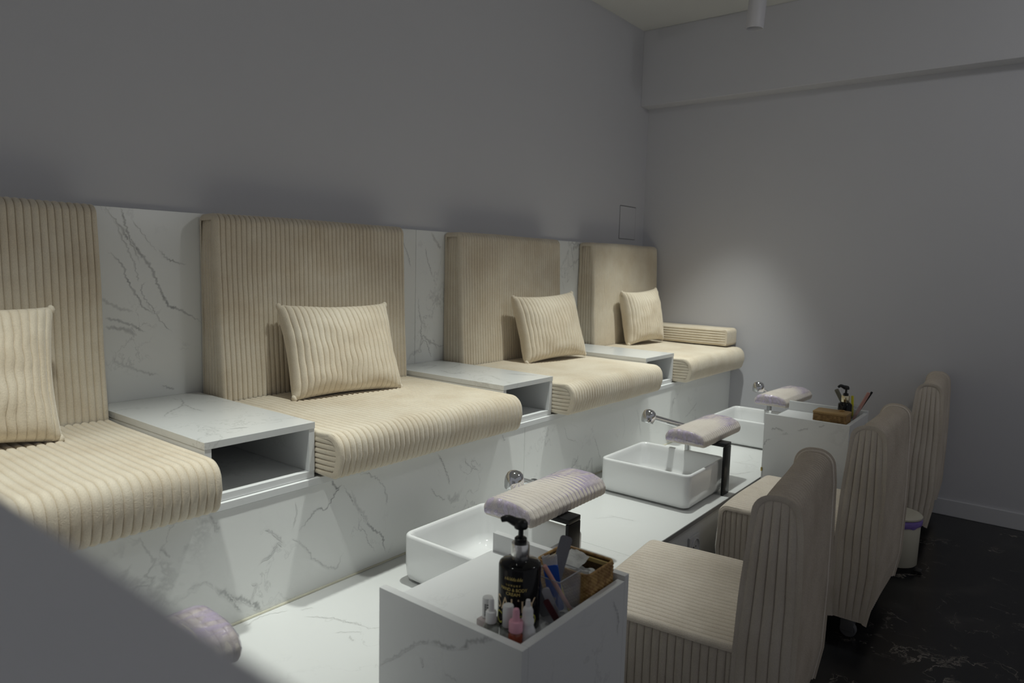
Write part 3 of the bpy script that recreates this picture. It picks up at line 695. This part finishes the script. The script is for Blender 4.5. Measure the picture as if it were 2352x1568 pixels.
# ---------------- reception desk in the near corner (out of focus)
t = thing('reception_desk', 'smooth grey desk top blurred in the near left corner', 'desk', (-.25, .3, 0))
bm = B(); box(bm, -.62, .0875, -.7, 1.0, 1.376, 1.406, .003, 3); mesh_obj('desk_top', bm, M_DESK, t)
bm = B(); box(bm, -.58, .06, -.66, .96, .002, 1.3755); mesh_obj('desk_body', bm, M_DESK, t, smooth=0)

# ================================================================ small things on the cabinets
ZT = .7005
def text_bm(txt, size, fn, extr=0.0):
    cu = bpy.data.curves.new('lettering', 'FONT'); cu.body = txt; cu.size = size; cu.align_x = 'CENTER'; cu.resolution_u = 3
    o = bpy.data.objects.new('lettering', cu); COL.objects.link(o)
    dg = bpy.context.evaluated_depsgraph_get(); me = o.evaluated_get(dg).to_mesh()
    bm = bmesh.new(); bm.from_mesh(me); o.evaluated_get(dg).to_mesh_clear()
    bpy.data.objects.remove(o); bpy.data.curves.remove(cu)
    for v in bm.verts: v.co = Vector(fn(v.co.x, v.co.y))
    return bm
def wrap(cx, cy, r, a0, z0, sx=1.0):
    def fn(x, y):
        a = a0+x*sx/r; return (cx+r*math.cos(a), cy+r*math.sin(a), z0+y)
    return fn
M_BOT = plain('bottle_black', (.004, .004, .005), .10, spec=.35)
M_GOLD = plain('gold_print', (.75, .58, .18), .45)
M_COPPER = plain('copper_print', (.78, .60, .38), .45)
M_COLLAR = plain('collar_chrome', (.88, .87, .84), .22, metal=1)
def pump_bottle(cx, cy, label, r=.047, sh=.148, gold=False, head=0.0, full=True):
    t = thing('pump_bottle', label, 'bottle', (cx, cy, ZT), group='black pump bottles on the cabinets')
    bm = B(); lathe(bm, [(r-.004, ZT), (r, ZT+.004), (r, ZT+sh-.008), (r-.002, ZT+sh-.003), (r-.007, ZT+sh), (.024, ZT+sh+.004), (.020, ZT+sh+.006)], cx, cy, 56); mesh_obj('body', bm, M_BOT, t)
    z = ZT+sh+.005
    bm = B(); lathe(bm, [(.0195, z), (.0205, z+.002), (.0205, z+.034), (.0195, z+.036), (.015, z+.0365)], cx, cy, 40); mesh_obj('collar', bm, M_COLLAR if not gold else plain('collar_gold', (.74, .66, .45), .18, metal=1), t)
    bm = B(); z += .0365
    lathe(bm, [(.0138, z), (.0138, z+.010), (.011, z+.0125), (.0060, z+.013), (.0055, z+.036), (.012, z+.037)], cx, cy, 24)
    c, s = math.cos(head), math.sin(head); P = smooth_path([(0, 0, z+.046), (.014*c, .014*s, z+.050), (.030*c, .030*s, z+.056), (.044*c, .044*s, z+.052 if full else z+.047)], 5)
    hb = bmesh.new()
    lathe(hb, [(.0145, z+.033), (.0158, z+.036), (.015, z+.046), (.010, z+.052), (.002, z+.0535)], 0, 0, 24)
    Mh = Matrix.Translation((cx, cy, 0)); merge(bm, hb, Mh)
    tube(bm, [Vector((p.x+cx, p.y+cy, p.z-.004)) for p in P], [.0125-.0065*i/(len(P)-1) for i in range(len(P))], 14)
    mesh_obj('pump_head', bm, M_BLACKP, t)
    return t
BX, BY = 1.196, .893
AV = math.atan2(-BY, -BX)          # side turned to the room's entrance
t = pump_bottle(BX, BY, 'tall black pump bottle with gold lettering on the foreground cabinet', head=D(118))
R_ = .0474
bm = text_bm('HAND & BODY', .0102, wrap(BX, BY, R_, AV-.30, ZT+.0965, .92)); merge(bm, text_bm('CREAM', .0102, wrap(BX, BY, R_, AV-.30, ZT+.0865)))
merge(bm, text_bm('L U X U R Y', .0065, wrap(BX, BY, R_, AV-.30, ZT+.1075)))
for k in range(26):                # the small line too fine to read: a row of tiny gold strokes
    if k in (2, 7, 17): continue
    a = AV-.72+k*.034; hh = .0042+.0018*((k*7) % 3); p = Vector((BX+R_*math.cos(a), BY+R_*math.sin(a), ZT+.1205))
    q = [(a-.009, 0), (a+.007, 0), (a+.007, hh), (a-.009, hh)]
    bm.faces.new([bm.verts.new((BX+R_*math.cos(b), BY+R_*math.sin(b), p.z+z)) for b, z in q])
mesh_obj('lettering', bm, M_GOLD, t, smooth=0, recalc=False)
bm = text_bm('SALTY', .043, wrap(BX, BY, R_, AV-.22, ZT+.050, .84)); mesh_obj('lettering', bm, M_COPPER, t, smooth=0, recalc=False)
bm = text_bm('COCO', .040, wrap(BX, BY, R_, AV-.22, ZT+.016, .9)); mesh_obj('lettering', bm, plain('olive_print', (.50, .48, .08), .45), t, smooth=0, recalc=False)

def glassy(name, col, rough=.05, alpha=.35):
    mt, nt, b = newmat(name); b.inputs['Base Color'].default_value = (*col, 1); b.inputs['Roughness'].default_value = rough; b.inputs['Alpha'].default_value = alpha
    b.inputs['Specular IOR Level'].default_value = .8; return mt
M_GLASS = glassy('clear_glass', (.16, .17, .15), .04, .55); M_AMBER = glassy('amber_liquid', (.30, .05, .015), .06, .88)
M_MILK = plain('milky_plastic', (.70, .70, .72), .35); M_PINK = plain('pink_plastic', (.72, .36, .45), .4)
M_ACR = glassy('acrylic', (.55, .56, .58), .04, .16)
def sq_bottle(t, cx, cy, hw, h, mat, rz=.6):
    bm = B(); L = []
    for ins, z in ((.002, 0), (0, .002), (0, h*.78), (.003, h*.9), (.010, h)):
        L.append([(x, y, z) for x, y in rrect(-hw+ins, hw-ins, -hw+ins, hw-ins, max(.002, .006-ins*.3), 3)])
    loft(bm, L, True, True); bmesh.ops.transform(bm, matrix=Matrix.Translation((cx, cy, ZT)) @ Matrix.Rotation(rz, 4, 'Z'), verts=bm.verts)
    return mesh_obj('body', bm, mat, t)
# clear polish with white pointed cap
x, y = 1.104, .897
t = thing('polish_bottle', 'clear square polish bottle with a white dropper-shaped cap, left of the row', 'bottle', (x, y, ZT), group='polish bottles in the cabinet corner')
sq_bottle(t, x, y, .0165, .040, M_GLASS)
bm = B(); lathe(bm, [(.0105, ZT+.040), (.0118, ZT+.041), (.0118, ZT+.063), (.0105, ZT+.065), (.0064, ZT+.066), (.0060, ZT+.088), (.004, ZT+.0925), (.001, ZT+.0935)], x, y, 28); mesh_obj('cap', bm, M_WPL, t)
# clear polish with tall cylinder cap
x, y = 1.121, .8645
t = thing('polish_bottle', 'clear square polish bottle with a plain white cylinder cap', 'bottle', (x, y, ZT), group='polish bottles in the cabinet corner')
sq_bottle(t, x, y, .0165, .036, M_GLASS, .75)
bm = B(); lathe(bm, [(.0112, ZT+.036), (.0118, ZT+.037), (.0118, ZT+.080), (.0108, ZT+.0825), (.001, ZT+.083)], x, y, 28); mesh_obj('cap', bm, M_WPL, t)
# amber oil with pink dropper
x, y = 1.108, .8335
t = thing('dropper_bottle', 'small amber oil bottle with a pink dropper cap at the cabinet corner', 'bottle', (x, y, ZT))
bm = B(); lathe(bm, [(.014, ZT), (.0155, ZT+.002), (.0155, ZT+.034), (.012, ZT+.039), (.011, ZT+.041)], x, y, 28); mesh_obj('body', bm, M_AMBER, t)
bm = B(); lathe(bm, [(.0135, ZT+.041), (.0148, ZT+.042), (.0148, ZT+.062), (.0135, ZT+.064), (.0088, ZT+.0645), (.0075, ZT+.068), (.0072, ZT+.084), (.0055, ZT+.0895), (.001, ZT+.0915)], x, y, 28); mesh_obj('dropper_cap', bm, M_PINK, t)
# white nozzle bottle
x, y = 1.134, .8225
t = thing('nozzle_bottle', 'milky white bottle with a stepped pointed nozzle cap beside the pink dropper', 'bottle', (x, y, ZT))
bm = B(); lathe(bm, [(.017, ZT), (.0185, ZT+.003), (.0185, ZT+.030), (.0165, ZT+.038), (.013, ZT+.046), (.0125, ZT+.052)], x, y, 28); mesh_obj('body', bm, M_MILK, t)
bm = B(); lathe(bm, [(.0138, ZT+.0525), (.0138, ZT+.060), (.0118, ZT+.063), (.0115, ZT+.080), (.009, ZT+.086), (.0058, ZT+.089), (.0045, ZT+.103), (.001, ZT+.104)], x, y, 28); mesh_obj('nozzle_cap', bm, M_WPL, t)
# white lamp-base style tube with barcode
x, y = 1.150, .945
t = thing('glue_bottle', 'small white bottle with a black barcode label in a clear stand', 'bottle', (x, y, ZT))
bm = B(); box(bm, x-.020, x+.020, y-.016, y+.016, ZT, ZT+.016, .003); mesh_obj('stand', bm, glassy('pinkish_acrylic', (.50, .42, .42), .1, .7), t)
bm = B(); lathe(bm, [(.0095, ZT+.0165), (.012, ZT+.019), (.0122, ZT+.060), (.011, ZT+.0635), (.001, ZT+.064)], x, y, 32); mesh_obj('body', bm, M_WPL, t)
bm = B(); a0 = math.atan2(-y, -x); r = .0124
def patch(bm, a, b, z0, z1, n=4):
    for k in range(n):
        u0 = a+(b-a)*k/n; u1 = a+(b-a)*(k+1)/n
        bm.faces.new([bm.verts.new((x+r*math.cos(u), y+r*math.sin(u), z)) for u, z in ((u0, z0), (u1, z0), (u1, z1), (u0, z1))])
zz = ZT+.026
for k, (g, wd_) in enumerate(((0, .8), (1.2, .4), (2.0, 1.2), (3.6, .5), (4.6, .9), (6.0, .4), (6.9, 1.3), (8.7, .6), (9.8, .5), (10.8, 1.1), (12.4, .5), (13.4, .9), (15, .7), (16.2, .5), (17.2, 1.0), (18.8, .6), (20, .5), (21, 1.2), (22.8, .6))):
    patch(bm, a0+.42, a0+.86, zz+g*.00118, zz+(g+wd_)*.00118)
for k in range(15):
    patch(bm, a0-.62, a0-.62+.14+.04*(k % 3), zz-.002+k*.0019, zz-.0008+k*.0019, 2); patch(bm, a0-.38, a0-.38+.10+.05*(k*5 % 3), zz-.002+k*.0019, zz-.0008+k*.0019, 2)
for k in range(5): patch(bm, a0-.12+.02*(k % 2), a0+.14, zz+k*.0056, zz+.003+k*.0056, 2)
mesh_obj('label_print', bm, M_BLACKP, t, smooth=0, recalc=False)

# acrylic cup with manicure tools
cx0, cx1, cy0, cy1, ct = 1.243, 1.333, .818, .898, .802
t = thing('acrylic_cup', 'clear acrylic tool cup between the black bottle and the rattan basket', 'cup', ((cx0+cx1)/2, (cy0+cy1)/2, ZT))
bm = B(); e = .0026
for a in ((cx0, cx1, cy0, cy0+e, ZT, ct), (cx0, cx1, cy1-e, cy1, ZT, ct), (cx0, cx0+e, cy0+e+.0002, cy1-e-.0002, ZT, ct), (cx1-e, cx1, cy0+e+.0002, cy1-e-.0002, ZT, ct), (cx0+e+.0002, cx1-e-.0002, cy0+e+.0002, cy1-e-.0002, ZT, ZT+.003)): box(bm, *a, .0004, 1)
mesh_obj('walls', bm, M_ACR, t, smooth=0)
bm = B()
for a, b in (((cx0, cy0), (cx1, cy0)), ((cx1, cy0), (cx1, cy1)), ((cx1, cy1), (cx0, cy1)), ((cx0, cy1), (cx0, cy0))):
    tube(bm, [(a[0], a[1], ct+.001), (b[0], b[1], ct+.001)], .0012, 6)
mesh_obj('rim', bm, plain('acrylic_edge', (.42, .43, .44), .2), t)
def stick(name, label, cat, p0, p1, w_, th, mt, group=None, rnd=False, fwdv=None, extra=None):
    p0 = Vector(p0); p1 = Vector(p1); ax = (p1-p0); L = ax.length; ax.normalize()
    fv = Vector(fwdv) if fwdv else Vector((-.8, -.6, 0)); sx = fv.cross(ax).normalized(); sy = ax.cross(sx)
    M = Matrix((( sx.x, sy.x, ax.x, p0.x), (sx.y, sy.y, ax.y, p0.y), (sx.z, sy.z, ax.z, p0.z), (0, 0, 0, 1)))
    t = thing(name, label, cat, tuple(p0), group=group)
    bm = B()
    if rnd: lathe(bm, [(w_*.35, 0), (w_*.5, .004), (w_*.5, L-.004), (w_*.42, L-.001), (w_*.1, L)], 0, 0, 16, M=M); 
    else:
        b2 = bmesh.new(); L2 = [[(x, y*th/2, z) for x, z in rrect(-w_/2, w_/2, 0, L, min(w_*.3, .008), 5)] for y in (-1, 1)]
        loft(b2, L2, True, True); merge(bm, b2, M)
    mesh_obj(extra[0] if extra else 'shaft', bm, mt, t)
    return t, M, L
M_FILE = plain('emery_grey', (.20, .20, .22), .9, bump=(600, .6, .001)); M_ROSE = plain('rose_plastic', (.62, .33, .28), .35)
M_BLUE = plain('blue_plastic', (.012, .10, .52), .35); M_SPEC = plain('grey_glitter', (.40, .40, .43), .3, var=.6); M_RED = plain('red_glitter', (.07, .010, .016), .3, var=.7)
stick('nail_file', 'wide grey emery nail file standing tallest in the acrylic cup', 'nail file', (1.264, .868, .705), (1.351, .872, .8635), .029, .004, M_FILE, extra=('board',))
stick('nail_file', 'dark grey nail file low beside the blue brush', 'nail file', (1.262, .862, .704), (1.248, .905, .815), .026, .004, M_FILE, extra=('board',))
stick('cuticle_stick', 'round rose pink stick leaning out of the acrylic cup', 'stick', (1.315, .830, .705), (1.222, .846, .842), .0105, .01, M_ROSE, rnd=True)
stick('speckled_file', 'pale grey speckled file leaning against the black bottle', 'nail file', (1.262, .829, .7035), (1.236, .905, .796) if False else (1.222, .842, .790), .018, .005, M_SPEC, extra=('board',))
stick('glitter_file', 'dark red glitter file at the foot of the black bottle', 'nail file', (1.244, .810, .7025), (1.212, .832, .770), .014, .004, M_RED, extra=('board',))
t, M, L = stick('nail_brush', 'blue nail brush with white bristles in the acrylic cup', 'brush', (1.298, .858, .706), (1.285, .872, .815), .034, .012, M_BLUE, extra=('handle',))
bm = B()
for k in range(7): tube(bm, [M @ Vector((-.014+k*.0047, -.0065, .045)), M @ Vector((-.014+k*.0047, -.0065, L-.003))], .0021, 6)
mesh_obj('grip_rib', bm, M_BLUE, t)
bm = B()
for k in range(11):
    for j in range(2): tube(bm, [M @ Vector((-.014+k*.0028, -.003+j*.005, L-.001)), M @ Vector((-.0165+k*.0033, -.003+j*.006, L+.021+.003*((k*3+j) % 4)/4))], [.0019, .0013], 5)
tag(mesh_obj('bristles', bm, plain('bristle_white', (.72, .72, .74), .5), t), 'white bristles')
stick('orange_stick', 'thin yellow stick across the acrylic cup', 'stick', (1.300, .826, .712), (1.3285, .889, .790), .004, .004, plain('yellow_stick', (.55, .48, .10), .4), rnd=True)

# ---------------- woven baskets
def weave_mat(name, a, b_, scale):
    mt, nt, b = newmat(name); tc = nt.nodes.new('ShaderNodeTexCoord')
    wv = nt.nodes.new('ShaderNodeTexNoise'); wv.inputs['Scale'].default_value = scale; wv.inputs['Detail'].default_value = 3
    nt.links.new(tc.outputs['Object'], wv.inputs['Vector'])
    mx = nt.nodes.new('ShaderNodeMix'); mx.data_type = 'RGBA'; mx.inputs[6].default_value = (*a, 1); mx.inputs[7].default_value = (*b_, 1)
    mr = nt.nodes.new('ShaderNodeMapRange'); mr.inputs['From Min'].default_value = .35; mr.inputs['From Max'].default_value = .65
    nt.links.new(wv.outputs['Fac'], mr.inputs['Value']); nt.links.new(mr.outputs[0], mx.inputs[0]); nt.links.new(mx.outputs[2], b.inputs['Base Color'])
    b.inputs['Roughness'].default_value = .5; return mt
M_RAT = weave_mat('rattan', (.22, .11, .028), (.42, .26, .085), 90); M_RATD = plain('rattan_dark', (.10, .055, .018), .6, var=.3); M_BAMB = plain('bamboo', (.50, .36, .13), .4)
def woven(bm, x0, x1, y0, y1, z0, z1, r, amp=.0016, px=.0065, pz=.0042, inner=False):
    base = rrect(x0, x1, y0, y1, r, 4); per = []
    n = len(base)
    for i in range(n):
        a = Vector(base[i]); b = Vector(base[(i+1) % n]); L = (b-a).length; k = max(1, int(L/(px/3)))
        for j in range(k): per.append((a+(b-a)*(j/k), ))
    P = [p[0] for p in per]; m_ = len(P); s = 0; sl = []
    for i in range(m_):
        sl.append(s); s += (P[(i+1) % m_]-P[i]).length
    nrib = round(s/px/2)*2; rows = []
    nz = int((z1-z0)/(pz/3))
    for j in range(nz+1):
        z = z0+(z1-z0)*j/nz; row = []
        for i in range(m_):
            tt = (P[(i+1) % m_]-P[i-1]).normalized(); q = Vector((tt.y, -tt.x))
            u = sl[i]/s*nrib; k = math.sin(PI*u)*math.sin(PI*(z-z0)/pz)
            h = amp*k+.5*amp*abs(math.sin(PI*(z-z0)/pz))
            row.append(bm.verts.new((P[i].x+q.x*h, P[i].y+q.y*h, z)))
        rows.append(row)
    for a, b in zip(rows, rows[1:]):
        for i in range(m_): bm.faces.new((a[i], a[(i+1) % m_], b[(i+1) % m_], b[i]))
kx0, kx1, ky0, ky1, kz = 1.342, 1.4655, .803, .956, .7855
t = thing('rattan_basket', 'open brown rattan basket at the corner of the foreground cabinet', 'basket', ((kx0+kx1)/2, .88, ZT))
bm = B(); woven(bm, kx0, kx1, ky0, ky1, ZT+.001, kz, .014); mesh_obj('outer_weave', bm, M_RAT, t, smooth=70)
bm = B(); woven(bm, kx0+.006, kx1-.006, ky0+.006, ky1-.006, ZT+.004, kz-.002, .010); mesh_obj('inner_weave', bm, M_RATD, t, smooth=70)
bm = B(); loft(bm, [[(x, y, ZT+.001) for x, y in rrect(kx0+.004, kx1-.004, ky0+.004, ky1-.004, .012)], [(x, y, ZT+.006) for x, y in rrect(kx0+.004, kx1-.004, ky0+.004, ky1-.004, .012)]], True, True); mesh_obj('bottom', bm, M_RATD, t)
bm = B(); tube(bm, [(x, y, kz) for x, y in rrect(kx0+.003, kx1-.003, ky0+.003, ky1-.003, .013, 5)], .0036, 8, closed=True); mesh_obj('rim', bm, M_RAT, t)
bm = B(); box(bm, kx1-.0125, kx1-.0068, ky0+.012, ky1-.012, kz-.016, kz-.006, .001); box(bm, kx0+.012, kx1-.014, ky1-.0125, ky1-.0068, kz-.016, kz-.006, .001); mesh_obj('bamboo_band', bm, M_BAMB, t)
M_COT = plain('cotton', (.78, .78, .77), .9, bump=(200, .5, .002))
for k, (px_, py_, rz_, tl, nm) in enumerate(((1.392, .868, .3, .32, 'front'), (1.418, .905, -.4, -.30, 'back'))):
    bm = B(); n = 12
    rows = [[bm.verts.new(((i/n-.5)*.078, (j/n-.5)*.074, .006*noise.noise(Vector((i*.4, j*.4, k*5)))+.008*((i/n-.5)**2)*4)) for j in range(n+1)] for i in range(n+1)]
    for a, b in zip(rows, rows[1:]):
        for j in range(n): bm.faces.new((a[j], a[j+1], b[j+1], b[j]))
    g = bmesh.ops.solidify(bm, geom=bm.faces[:], thickness=.0025)
    bmesh.ops.transform(bm, matrix=Matrix.Translation((px_, py_, kz-.021+k*.004)) @ Matrix.Rotation(rz_, 4, 'Z') @ Matrix.Rotation(tl, 4, 'Y'), verts=bm.verts)
    tag(mesh_obj('cotton_wipe', bm, M_COT), 'white lint-free wipe in the rattan basket, nearer the acrylic cup' if k == 0 else 'white lint-free wipe at the far side of the rattan basket', 'wipe', 'wipes in the rattan basket')
# pile of wipes below
bm = B(); box(bm, kx0+.012, kx1-.018, ky0+.014, ky1-.018, ZT+.007, kz-.037, .004); tag(mesh_obj('wipe_stack', bm, M_COT), 'thick stack of white wipes filling the rattan basket', 'wipes', kind='stuff')

# ---------------- far cabinet: lidded basket, bottle, tools
fx = 3.762-1.057
lx0, lx1, ly0, ly1, lz = 3.800, 3.915, .806, .965, .786
t = thing('lidded_basket', 'brown woven box with a flat lid on the far cabinet', 'basket', ((lx0+lx1)/2, .885, ZT))
bm = B(); woven(bm, lx0, lx1, ly0, ly1, ZT+.001, lz-.012, .008); mesh_obj('box', bm, weave_mat('seagrass', (.20, .11, .035), (.36, .22, .075), 80), t, smooth=70)
bm = B(); loft(bm, [[(x, y, ZT+.001) for x, y in rrect(lx0+.002, lx1-.002, ly0+.002, ly1-.002, .007)], [(x, y, ZT+.004) for x, y in rrect(lx0+.002, lx1-.002, ly0+.002, ly1-.002, .007)]], True, True); mesh_obj('bottom', bm, M_RATD, t)
bm = B(); L = [[(x, y, z) for x, y in rrect(lx0-.003+i, lx1+.003-i, ly0-.003+i, ly1+.003-i, .010)] for i, z in ((.001, lz-.0115), (0, lz-.009), (0, lz-.002), (.003, lz))]
loft(bm, L, True, True); mesh_obj('lid', bm, plain('lid_tan', (.36, .23, .09), .5, var=.12), t)
bm = B(); tube(bm, [(3.905-.02+.012*math.cos(a), .845+.012*math.sin(a), lz+.003) for a in [2*PI*k/24 for k in range(24)]], .003, 8, closed=True); mesh_obj('lid_ring', bm, plain('ring_tan', (.38, .22, .07), .4), t)
t = thing('wire_loop', 'small black wire loop standing on the lid of the woven box', 'wire loop', (3.885, .845, lz))
bm = B(); tube(bm, smooth_path([(3.885, .845, lz+.0005), (3.885, .843, lz+.022), (3.885, .837, lz+.032), (3.885, .840, lz+.044), (3.885, .849, lz+.044), (3.885, .852, lz+.034), (3.885, .845, lz+.024)], 6), .0016, 8); mesh_obj('wire', bm, M_BLACKP, t)
pump_bottle(4.068, .872, 'small black pump bottle with gold collar behind the woven box', r=.035, sh=.100, gold=True, head=D(126), full=False)
# tool tumbler
ux, uy = 4.098, .828
ux, uy = 4.120, .832
t = thing('tool_tumbler', 'clear tumbler of nail tools beside the far pump bottle', 'tumbler', (ux, uy, ZT))
bm = B(); lathe(bm, [(.024, ZT), (.026, ZT+.003), (.0275, ZT+.085), (.0255, ZT+.085), (.024, ZT+.005)], ux, uy, 32); mesh_obj('cup', bm, M_ACR, t)
stick('buffer_block', 'rose pink buffer leaning right in the far tumbler', 'nail buffer', (ux-.002, uy+.005, .708), (ux+.012, uy-.060, .862), .015, .008, M_ROSE, extra=('block',))
stick('black_tool', 'long black tool leaning right in the far tumbler', 'nail tool', (ux+.005, uy+.006, .708), (ux+.030, uy-.072, .866), .010, .006, M_BLACKP, extra=('handle',))
stick('yellow_marker', 'yellow capped tool showing beside the far pump bottle', 'marker', (ux+.010, uy+.012, .708), (ux+.012, uy+.020, .835), .014, .012, plain('yellow_cap', (.65, .60, .02), .4), rnd=True)
stick('nail_file', 'olive grey nail file leaning left behind the far pump bottle', 'nail file', (ux-.008, uy+.014, .708), (ux+.01, uy+.105, .860), .022, .004, plain('olive_file', (.17, .16, .12), .8), extra=('board',))
stick('white_stick', 'thin white stick leaning left behind the far pump bottle', 'stick', (ux-.004, uy+.016, .708), (ux-.004, uy+.090, .885), .003, .003, M_WPL, rnd=True)
